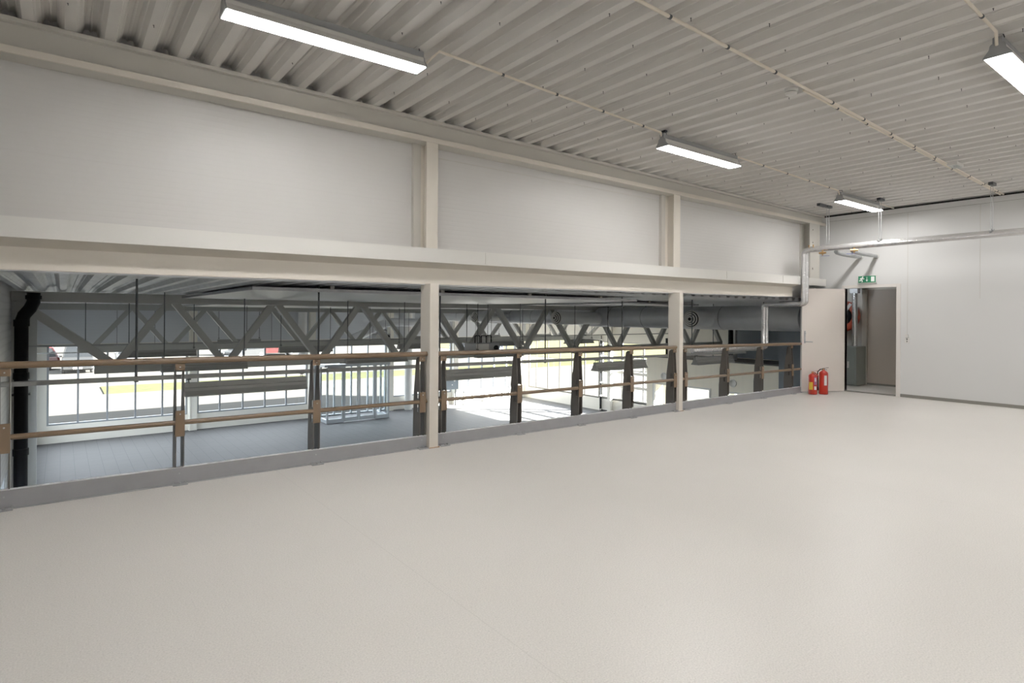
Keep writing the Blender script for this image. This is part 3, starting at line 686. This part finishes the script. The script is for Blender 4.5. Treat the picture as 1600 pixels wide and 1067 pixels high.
# trusses
def truss(Y, zt, zb, p, x_top, x_bot, x_end, label):
    e = empty('roof_truss', label, 'truss', loc=(9, Y, zb)); ox = 9
    a = .16; d = .115
    MB().box(WX + .0 - ox, x_end - ox, -a / 2, a / 2, zt - a - zb, zt - zb).obj('top_chord', 'truss', e, bevel=.006)
    MB().box(x_bot - .25 - ox, x_end - .7 - ox, -a / 2, a / 2, 0, a).obj('bottom_chord', 'truss', e, bevel=.006)
    T = zt - zb - a; nodes_t = []; x = x_top
    MB().bar((WX + .08 - ox, 0, T), (x_bot - ox, 0, a), .13, .17, (0, 1, 0)).obj('diagonal', 'truss', e)
    k = 0
    while True:
        xb = x_bot + p * k; xt = x_top + p * k
        if xt > x_end - .6: 
            if xb < x_end - .8: MB().bar((xb + .04 - ox, 0, a), (x_end - .2 - ox, 0, T), d, d, (0, 1, 0)).obj('diagonal', 'truss', e)
            break
        MB().bar((xb + .04 - ox, 0, a * .7), (xt - .04 - ox, 0, T + .03), d, d, (0, 1, 0)).obj('diagonal', 'truss', e)
        if xt + p / 2 < x_end - .6: MB().bar((xt + .05 - ox, 0, T + .03), (x_bot + p * (k + 1) - .04 - ox, 0, a * .7), d, d, (0, 1, 0)).obj('diagonal', 'truss', e)
        k += 1
    return e
truss(12.0, 1.79, .45, 1.765, 1.55, .69, 19.0, 'nearer grey steel roof truss with zigzag diagonals')
truss(18.2, 1.695, .47, 1.74, 3.2 - 1.74, 2.33 - 1.74, 19.4, 'farther grey steel roof truss behind the first one')
for x, Y, z, l, m_ in ((WX + .01, 12.0, 1.63, 'grey column under the near left end of the first truss', 'truss'), (WX + .01, 18.1, 1.55, 'grey-green column under the left end of the second truss', 'truss'), (19.05, 12.0, 1.63, 'grey column under the right end of the first truss', 'truss'), (19.28, 18.2, 1.55, 'grey column at the right end of the second truss', 'wframe')):
    tag(MB().box(x, x + .16, Y - .09, Y + .09, HF, z).obj('steel_column', m_, bevel=.004), l, 'column', kind='structure')
# black rain pipes
def rainpipe(x, y, sx, label, b=.01):
    e = empty('rain_pipe', label, 'pipe', loc=(x, y, HF))
    pts = [(0, 0, b), (0, 0, 3.9), (0, 0, 4.12), (.03 * sx, 0, 4.22), (.10 * sx, 0, 4.32), (.14 * sx, 0, 4.42), (.14 * sx, 0, 4.56)]
    mb = MB().tube(pts, .085, 16)
    for z in (.9, 2.1, 3.25, 4.05):
        if z > b: mb.tube([(0, 0, z), (0, 0, z + .1)], .098, 16)
    mb.tube([(.14 * sx, 0, 4.46), (.14 * sx, 0, 4.52)], .10, 16).obj('pipe_run', 'black', e)
    MB().box(-.11, .11, .0, .12, 3.0, 3.03).obj('wall_bracket', 'dsteel', e)
rainpipe(-.475, 11.6, 1, 'thick black rain pipe at the left edge of the hall')
rainpipe(18.45, 11.7, -1, 'black rain pipe beside the right end of the first truss', 2.8)
# white ceiling panels hung under the deck
for x0, x1, y0, y1, l in ((1.7, 8.1, 7.0, 11.8, 'large white acoustic sheet hung under the hall roof'), (9.3, 11.9, 8.4, 11.8, 'smaller white acoustic sheet near the big duct'), (2.5, 8.5, 13.0, 17.3, 'white sheet under the hall roof between the trusses')):
    zt = 1.74 if y0 < 12 else 1.66
    e = empty('ceiling_sheet', l, 'ceiling panel', loc=(x0, y0, zt))
    MB().box(0, x1 - x0, 0, y1 - y0, -.012, 0).obj('sheet', 'lampw', e)
    MB().box(-.01, x1 - x0 + .01, -.012, .012, -.014, .022).box(-.012, .012, 0, y1 - y0, -.014, .022).obj('edge_trim', 'galv', e)
    x = .9
    while x < x1 - x0: MB().box(x, x + .05, .05, .09, 0, .06).obj('clip', 'beam2', e); x += 1.55

# trays and their hangers
def tray(Y, x0, x1, zf, label, rods, m='lampd', w=.05, h=.045, ztop=1.81, rr=.011):
    e = empty('cable_tray', label, 'cable tray', loc=(x0, Y, zf(x0))); z0 = zf(x0)
    MB().bar((0, 0, 0), (x1 - x0, 0, zf(x1) - z0), w, h).obj('tray', m, e)
    for x in rods:
        MB().tube([(x - x0, 0, ztop - z0), (x - x0, 0, zf(x) - z0 - .03)], rr, 8).obj('hanger_rod', 'dsteel', e)
        MB().tube([(x - x0, 0, zf(x) - z0 - .035), (x - x0, 0, zf(x) - z0 - .022)], rr * 1.8, 6).obj('nut', 'dsteel', e)
    return e
za = lambda x: .785 - .0075 * x
tray(7.2, WX, 11.9, za, 'near dark cable tray crossing behind the handrail', (.62, 2.51, 4.22, 6.16, 7.96, 10.0))
# unlit luminaires
pd = luminaire(False, 'hanging_light', 'x', None, 1.3)
first = [True]
def hang(xc, Y, ztop, label, group, rods=None, zceil=1.8, sc=1):
    o = pd if first[0] else copy_tree(pd); first[0] = False
    put(o, xc, Y, ztop - .185, label, group)
    if rods:
        for sx in (-1, 1):
            MB().tube([(sx * .61, 0, .18), (sx * .61, 0, zceil - ztop + .185)], .008, 6).obj('hanger_rod', 'dsteel', o)
    return o
rowA = [(1.72, 'nearest'), (4.92, 'second'), (8.0, 'third'), (10.85, 'fourth')]
desc = ['first unlit grey trough light behind the nearest railing, left of the glass porch', 'second unlit trough light on the near tray, just right of the nearer cream post',
        'third unlit trough light on the near tray, before the overhead door', 'fourth unlit trough light on the near tray, above the cream cabin']
for (x, n_), d_ in zip(rowA, desc): hang(x, 7.27, za(x) - .02, d_, 'unlit trough lights on the near tray')
ordn = ['first', 'second', 'third', 'fourth', 'fifth', 'sixth']
for Y, z, xs, nm in ((11.1, .70, (-.1 + .65, 1.95 + .0, 5.05, 8.1, 11.1), 'row just before the first truss'), (14.8, .72, (1.75, 4.85, 8.0, 11.1, 14.2), 'row between the two trusses'), (20.6, .70, (4.6, 11.3, 14.4, 17.3), 'row beyond the second truss')):
    for i, x in enumerate(xs):
        if Y < 12 and i == 0: continue
        k = i if Y < 12 else i + 1
        hang(x, Y, z, '%s unlit trough light from the left, %s' % (ordn[k - 1], nm), 'unlit trough lights in the ' + nm, True, zr(x, Y) + .01)
tray(14.95, WX, EX, lambda x: .80, 'thin dark tray between the two trusses', (.4, 3.5, 6.6, 9.7, 12.8, 16), w=.03, h=.03, rr=.007, ztop=1.76)
tray(23.9, WX, EX, lambda x: .40, 'dark pipe along the top of the far windows', (1.5, 6.5, 11.5, 16.5), m='lampd', w=.05, h=.05, ztop=1.63, rr=.007)
tray(23.0, WX, EX, lambda x: .22, 'lower dark pipe crossing the far windows', (2.5, 8, 14), m='lampd', w=.04, h=.035, ztop=1.66, rr=.007)

# ventilation duct with branches
def duct():
    e = empty('ventilation_duct', 'large round grey ventilation duct under the hall roof', 'duct', loc=(12.3, 6.2, 1.44))
    def ring(y0, y1, r0, r1): return MB().tube([(0, y0 - 6.2, 0), (0, y1 - 6.2, 0)], [r0, r1], 32)
    MB().tube([(0, -.1, 0), (0, 2.9, 0), (0, 6.2, 0)], .275, 32).obj('main_duct', 'duct', e)
    MB().tube([(0, 6.2, 0), (0, 6.5, 0), (0, 11.4, -.01)], [.275, .235, .235], 32).obj('main_duct', 'duct', e)
    MB().tube([(0, 11.4, -.01), (0, 11.7, -.01), (0, 16.6, -.02)], [.235, .19, .19], 28).obj('main_duct', 'duct', e)
    mb = MB()
    for y in [.6 + i * 1.15 for i in range(13)]:
        r = .279 if y < 6.1 else (.239 if y < 11.4 else .194)
        mb.tube([(0, y, -.003), (0, y + .02, -.003)], r, 32)
    mb.obj('joint_bands', 'galv', e)
    for y, ln, r in ((2.1, 1.15, .185), (5.65, 2.0, .17), (9.95, 1.7, .155)):
        b = MB().tube([(-.05, y, -.03), (-ln, y - .25, -.03)], r, 28, cap=False).obj('branch', 'duct', e)
        c = Vector((-ln, y - .25, -.03)); dr = Vector((-ln + .05, -.25, 0)).normalized()
        g = MB()
        nv = Vector((-dr.y, dr.x, 0))
        for q, rr in enumerate((1.0, .76, .52, .28)):
            cc = c + dr * (.0 + .03 * q)
            g.tube([cc + nv * (r * rr * math.cos(t)) + Vector((0, 0, r * rr * math.sin(t))) for t in [2 * PI * i / 28 for i in range(28)]], .0145, 8, closed=True)
        g.obj('diffuser_rings', 'lampw', b, fixn=False)
        MB().tube([c - dr * .02, c - dr * .01], r * .98, 28).obj('grille_back', 'duct_in', b)
    for y in (.8, 4.1, 7.4, 10.6, 13.9):
        MB().tube([(0, y, .2), (0, y, .355)], .012, 6).obj('hanger_rod', 'dsteel', e)
duct()
# slanting round duct and risers by the far wall
e = empty('wall_duct', 'pale round duct slanting down beside the far wall', 'duct', loc=(9.4, 22.6, .55))
MB().tube([(3.2, -.2, .62), (2.6, -.1, .60), (1.6, .0, .62), (1.3, .2, .55), (.0, .6, -.1), (-.1, .6, -.3)], .17, 20).obj('pipe_run', 'duct', e)
for x, l in ((7.75, 'pale vertical round duct on the far wall, left one'), (12.5, 'pale vertical round duct on the far wall, right one')):
    tag(MB().tube([(x, 24.1, HF if x > 9 else -.4), (x, 24.1, 1.55)], .17, 20).obj('riser_duct', 'lampw'), l, 'duct')

# unit heaters
def heater(x, y, z, label, s=1):
    e = empty('unit_heater', label, 'heater', loc=(x, y, z)); e.scale = (s, s, s)
    MB().box(-.33, .33, -.25, .25, 0, .22).obj('casing', 'lamph', e, bevel=.01)
    MB().box(-.331, .02, -.252, -.249, .01, .21).obj('front_panel', 'lampw', e)
    MB().tube([(.22, -.25, .11), (.22, -.28, .11)], .06, 16).obj('fan', 'black', e)
    mb = MB()
    for x0 in (-.2, -.02, .12):
        mb.tube([(x0, 0, .22), (x0, 0, .36)] + arc((x0 + .03, 0, .36), .03, PI, PI / 2, (1, 0, 0), (0, 0, 1), 4) + [Vector((x0 + .11, 0, .39))] + arc((x0 + .11, 0, .36), .03, PI / 2, 0, (1, 0, 0), (0, 0, 1), 4) + [Vector((x0 + .14, 0, .22))], .012, 8)
    mb.obj('pipe_loops', 'black', e)
    for x0 in (-.3, .3): MB().tube([(x0, .2, .22), (x0, .2, (1.78 - z) / s)], .008, 6).obj('hanger_rod', 'dsteel', e)
heater(7.85, 11.45, .60, 'grey unit heater with looped black pipes on top, below the first truss')
heater(10.1, 21.8, .52, 'distant pale unit heater above the glass entrance', .9)

# glass porch
def porch():
    e = empty('glass_porch', 'grey-framed glass entrance porch at the far wall', 'entrance porch', loc=(9.57, 23.5, HF))
    x0, x1, y0, y1, H = -1.32, 1.33, -.80, .70, 2.20; t = .07
    fr = MB()
    xs = [x0, x0 + .66, -.12, .02, .62, .78, x1 - t]
    for x in (x0, x0 + .62, .70, x1 - t): fr.box(x, x + t, y0, y0 + t, 0, H)
    for x in (x0, x1 - t):
        fr.box(x, x + t, y1 - t, y1, 0, H); fr.box(x, x + t, -.06, .0, .1, H); fr.box(x, x + t, y0 + t, y1 - t, 0, .14)
    fr.box(x0 + t, x0 + .62, y0, y0 + t, 0, .16); fr.box(.70 + t, x1 - t, y0, y0 + t, 0, .16)
    fr.obj('frame', 'vframe', e)
    for a, b in ((x0 + .70, -.01), (.01, .69)):
        d = MB().box(a, a + .06, y0 + .01, y0 + .05, .02, H).box(b - .06, b, y0 + .01, y0 + .05, .02, H).box(a + .06, b - .06, y0 + .01, y0 + .05, .02, .18).obj('sliding_door', 'vframe', e)
        MB().box(a + .06, b - .06, y0 + .026, y0 + .032, .18, H).obj('pane', 'glass', d)
    gl = MB().box(x0 + t, x0 + .62, y0 + .03, y0 + .036, .16, H).box(.77, x1 - t, y0 + .03, y0 + .036, .16, H)
    for x in (x0 + .03, x1 - .036): gl.box(x, x + .006, y0 + t, y1 - t, .14, H)
    gl.obj('side_pane', 'glass', e)
    MB().box(x0 - .1, x1 + .02, y0 - .03, y1, H, H + .10).obj('roof', 'vframe', e, bevel=.005)
    MB().box(x0 - .05, x0 + .62, y0 - .18, y0 - .03, H - .12, H + .04).obj('air_curtain', 'lamph', e, bevel=.02)
porch()
exit_sign(9.75, 22.62, HF + 2.42, 'small glowing green exit sign on top of the glass porch', .36, .16, True)
bpy.data.objects[[o.name for o in bpy.data.objects if o.name.startswith('exit_sign')][-1]].rotation_euler = (0, 0, PI / 2)
for x, l in ((8.95, 'left small security camera on the porch roof'), (9.5, 'right small security camera on the porch roof')):
    e = empty('security_camera', l, 'camera', loc=(x, 22.75, HF + 2.30))
    MB().box(-.16, .08, -.04, .04, .02, .10).obj('housing', 'black', e, bevel=.01); MB().box(.08, .2, -.04, .04, .0, .14).obj('mount', 'plastic', e, bevel=.01)
# board, bollards
bd = empty('display_board', 'dark blue-grey board with a white dot left of the far right window', 'board', loc=(14.6, 24.05, -2.05))
MB().box(-.75, .52, -.03, .03, 0, .78).obj('panel', 'screen', bd, bevel=.005)
MB().tube([(.30, -.03, .42), (.30, -.035, .42)], .05, 16).box(.15, .2, -.034, -.03, .2, .24).obj('marks', 'sticker', bd)
MB().box(-.6, -.55, -.03, .03, -.75, 0).obj('leg', 'dsteel', bd); MB().box(.35, .4, -.03, .03, -.75, 0).obj('leg', 'dsteel', bd)
for i, (x, y) in enumerate(((15.3, 23.75), (16.5, 23.75), (17.55, 23.75))):
    e = empty('bollard', '%s short pale bollard from the left under the sunny far window' % ordn[i], 'bollard', 'short bollards on the sunny hall floor', loc=(x, y, HF))
    MB().box(-.07, .07, -.07, .07, 0, .62).obj('shaft', 'cream', e, bevel=.01); MB().box(-.10, .10, -.10, .10, .62, .67).obj('cap', 'galv', e, bevel=.005)

# cream cabin
CX, CZ = 17.9, -.07
def cabin():
    e = empty('office_cabin', 'cream panel-walled cabin inside the hall with dark flat roof', 'cabin', loc=(CX, 10, HF))
    H = CZ - HF; holes = [(3.83, 4.62, 0, 1.78), (2.10, 3.22, .75, 1.79), (.72, 1.55, .75, 1.76), (-1.25, -.55, 0, 2.45)]
    mb = MB(); holed(mb, -2.4, 4.92, 0, H, holes, lambda a, b, c, d: mb.box(0, .08, a, b, c, d))
    mb.box(.08, EX - CX - .005, 4.84, 4.92, 0, H).box(.08, EX - CX - .005, -2.4, -2.32, 0, H)
    mb.obj('wall_panel', ribbed('cabin_panel', (.88, .80, .63), .30, .2, None, axis='Y', dark=.97), e)
    MB().box(-.02, EX - CX - .005, -2.42, 4.95, H, H + .05).obj('roof', 'roofb', e)
    for a, b, c, d in holes:
        fr = MB().box(-.02, .09, a, a + .06, c, d).box(-.02, .09, b - .06, b, c, d).box(-.02, .09, a + .06, b - .06, d - .06, d)
        if c > 0: fr.box(-.02, .09, a + .06, b - .06, c, c + .06)
        f = fr.obj('frame', 'wframe' if b > 0 else 'plastic', e)
        MB().box(.035, .041, a + .06, b - .06, c + (.06 if c > 0 else .02), d - .06).obj('pane', 'glass', f)
    for y, z in ((4.1, 2.05), (1.25, 2.05)):
        MB().lathe([(.0, -.004), (.10, -.004), (.12, -.03), (.13, -.03), (.13, 0), (0, 0)], (0, y, z), 'X', 24).obj('round_vent', 'wframe', e)
cabin()
# small end light on cabin, and foil pipes over it are part of the runs
e = empty('wall_light', 'dark trough lamp with white end cap above the cabin roof', 'light', loc=(13.4, 9.0, .33))
MB().extx([(-.05, .12), (-.13, 0), (.13, 0), (.05, .12)], [-.6, .9]).obj('housing', 'lampd', e); MB().extx([(-.06, .125), (-.135, -.005), (.135, -.005), (.06, .125)], [-.64, -.6]).obj('end_cap', 'plastic', e)
MB().tube([(0, 0, .12), (0, 0, 1.47)], .01, 6).obj('rod', 'dsteel', e)

# ------------------------------------------------------------------ outside
og = struct(MB().box(-160, 260, -60, 300, HF - .30, HF - .05).obj('ground', 'asphalt'), 'sunlit pale asphalt yard outside the hall windows', 'yard')
tag(MB().box(1.85, 60, 38.2, 42.0, HF - .05, HF - .01).obj('grass_strip', 'grass'), 'green strip of grass across the asphalt yard', 'grass', kind='stuff')
tag(MB().box(40.5, 200, 43.2, 120, HF - .05, HF - .02).obj('dry_grass', 'dryg'), 'pale dry grass field beyond the yard to the right', 'grass', kind='stuff')
def car(x, y, rz, paint, label, L=4.4, W=1.8, H=1.6, van=False, name='car'):
    e = empty(name, label, 'car', loc=(x, y, HF - .05), rz=rz)
    # body profile along local x (front = +x)
    l = L / 2; belt = H * .58
    pr_ = [(-l, .35), (-l, belt * .92), (-l + .1, belt), (l - 1.15 if not van else l - .6, belt), (l - .15, belt * .82), (l, belt * .62), (l, .33), (l - .2, .24), (-l + .2, .24)]
    mb = MB(); n = len(pr_); vs = []
    ws = [(-W / 2, .94), (-W / 2 + .08, 1.), (W / 2 - .08, 1.), (W / 2, .94)]
    for yy, s in ws: vs += [(px * (s if s < 1 else 1), yy, pz) for px, pz in pr_]
    fs = []
    for k in range(3):
        for i in range(n): j = (i + 1) % n; fs.append((k * n + i, (k + 1) * n + i, (k + 1) * n + j, k * n + j))
    fs += [tuple(range(n)), tuple(range(3 * n, 4 * n))[::-1]]
    mb.add(vs, fs).obj('body', paint, e, bevel=.04)
    r0, r1 = (-l + .12, l - (1.15 if not van else .7)); t0, t1 = (-l + .45, l - (1.95 if not van else 1.15))
    if not van: t1 = l - 2.0
    gw, tw = W / 2 - .06, W / 2 - .24
    MB().hexa([(r0, -gw, belt), (r1, -gw, belt), (r1, gw, belt), (r0, gw, belt)], [(t0, -tw, H - .06), (t1, -tw, H - .06), (t1, tw, H - .06), (t0, tw, H - .06)]).obj('windows', 'carglass', e, bevel=.03)
    MB().hexa([(t0 - .03, -tw - .02, H - .07), (t1 + .05, -tw - .02, H - .07), (t1 + .05, tw + .02, H - .07), (t0 - .03, tw + .02, H - .07)], [(t0 + .05, -tw + .05, H), (t1 - .1, -tw + .05, H), (t1 - .1, tw - .05, H), (t0 + .05, tw - .05, H)]).obj('roof', paint, e, bevel=.02)
    pl = MB()
    for sy in (-1, 1):
        pl.bar((r1, sy * gw, belt), (t1, sy * tw, H - .05), .07, .07); pl.bar((r0, sy * gw, belt), (t0, sy * tw, H - .05), .1, .1); pl.bar(((r0 + r1) / 2, sy * gw, belt), ((t0 + t1) / 2, sy * (tw + .01), H - .05), .08, .05)
    pl.obj('pillars', paint, e)
    for sx in (-l + .8, l - .85):
        for sy in (-1, 1):
            w_ = MB().lathe([(0, -.11), (.26, -.11), (.33, -.08), (.33, .08), (.26, .11), (0, .11)], (sx, sy * (W / 2 - .1), .33), 'Y', 22).obj('wheel', 'tyre', e)
            MB().lathe([(0, 0), (.2, 0), (.2, .01), (0, .012)] if sy > 0 else [(0, 0), (.2, 0), (.2, -.01), (0, -.012)], (sx, sy * (W / 2 + .012), .33), 'Y', 18).obj('hubcap', 'galv', w_)
    for sy in (-1, 1):
        MB().box(l - .16, l - .02, sy * (W / 2 - .32) - .2, sy * (W / 2 - .32) + .2, belt * .66, belt * .82).obj('headlamp', 'headl', e, bevel=.03)
        MB().box(r1 - .35, r1 - .2, sy * (W / 2 + .09) - .09, sy * (W / 2 + .09) + .09, belt, belt + .15).obj('mirror', paint, e, bevel=.03)
    MB().box(l - .02, l + .02, -.5, .5, belt * .42, belt * .60).obj('grille', 'black', e); MB().box(l + .005, l + .03, -.26, .26, .36, .46).obj('number_plate', 'sticker', e)
FACE = -PI / 2 - .02
car(1.0, 54.3, FACE, 'carsil', 'silver car parked facing the hall windows behind the left window', 4.5, 1.85, 1.95)
car(-2.2, 57.2, PI, 'carred', 'red car parked sideways behind the silver one', 4.3, 1.8, 1.75)
car(4.6, 60, FACE, 'carwhite', 'white car mostly hidden by the truss diagonal')
car(17.4, 66, PI * .97, 'carred', 'distant red van outside the second hall window', 6.2, 2.1, 2.6, True, 'van')
car(14.0, 61, FACE - .9, 'carsil', 'distant grey car parked outside the second hall window')
car(33.5, 52.5, FACE - .7, 'carblue', 'pale blue van outside the far right window', 4.8, 1.95, 2.1, True, 'van')
car(37.5, 52.5, FACE - .7, 'carblue', 'second pale blue car right of the blue van', 4.4, 1.85, 1.6)
# shrub outside the right windows
import bmesh
e = empty('shrub', 'small grey-green shrub outside the sunny right-hand window', 'shrub', loc=(37.0, 30.2, HF - .05))
mb = MB()
for i in range(240):
    a = random.random() * 2 * PI; r = random.random() ** .5 * .75; z = .1 + random.random() * .75
    c = Vector((math.cos(a) * r, math.sin(a) * r, z)); u = Vector((random.uniform(-1, 1), random.uniform(-1, 1), random.uniform(-.3, 1))).normalized() * .16; v = u.cross(Vector((random.random(), random.random(), .3))).normalized() * .05
    mb.add([c - v, c + u * .5 - v * 1.3, c + u, c + u * .5 + v * 1.3], [(0, 1, 2, 3)])
mb.obj('foliage', mat('shrub_leaves', (.02, .024, .014), .8, noise=.2, nscale=5), e, fixn=False)
MB().tube([(0, 0, 0), (.02, 0, .5)], [.04, .02], 8).obj('stem', 'bdoor', e)

# ------------------------------------------------------------------ light and camera
sun = bpy.data.lights.new('sun', 'SUN'); sun.energy = 260; sun.angle = math.radians(.6); sun.color = (1, .955, .88)
so_ = bpy.data.objects.new('sun', sun); C.objects.link(so_)
sd_ = Vector((1.7, -1.35, 1.0)).normalized(); so_.rotation_euler = sd_.to_track_quat('Z', 'Y').to_euler()
wd = bpy.data.worlds.new('world'); bpy.context.scene.world = wd; wd.use_nodes = True
bg = wd.node_tree.nodes['Background']; bg.inputs[0].default_value = (.86, .93, 1.0, 1); bg.inputs[1].default_value = 9

cam = bpy.data.cameras.new('camera'); co = bpy.data.objects.new('camera', cam); C.objects.link(co)
F_ = 924.16; yaw = math.radians(52.6818); roll = math.radians(.3665)
cam.sensor_fit = 'HORIZONTAL'; cam.sensor_width = 36; cam.lens = 36 * F_ / 1600
cam.shift_y = (493.9 - 533.5) / 1600; cam.clip_end = 500
f = Vector((math.cos(yaw), math.sin(yaw), 0)); rt = Vector((math.sin(yaw), -math.cos(yaw), 0)); up = Vector((0, 0, 1))
# image right/up axes after the small roll
r2 = rt * math.cos(roll) + up * math.sin(roll); u2 = up * math.cos(roll) - rt * math.sin(roll)
co.matrix_world = Matrix(((r2.x, u2.x, -f.x, 0), (r2.y, u2.y, -f.y, 0), (r2.z, u2.z, -f.z, 1.45), (0, 0, 0, 1)))
sc = bpy.context.scene; sc.camera = co
sc.view_settings.view_transform = 'Standard'; sc.view_settings.look = 'None'; sc.view_settings.exposure = 0; sc.view_settings.gamma = 1.25
cy = sc.cycles
cy.use_denoising = True; cy.max_bounces = 10; cy.diffuse_bounces = 6; cy.glossy_bounces = 3; cy.transparent_max_bounces = 16; cy.sample_clamp_indirect = 6
cy.use_light_tree = True; cy.caustics_reflective = False; cy.caustics_refractive = False
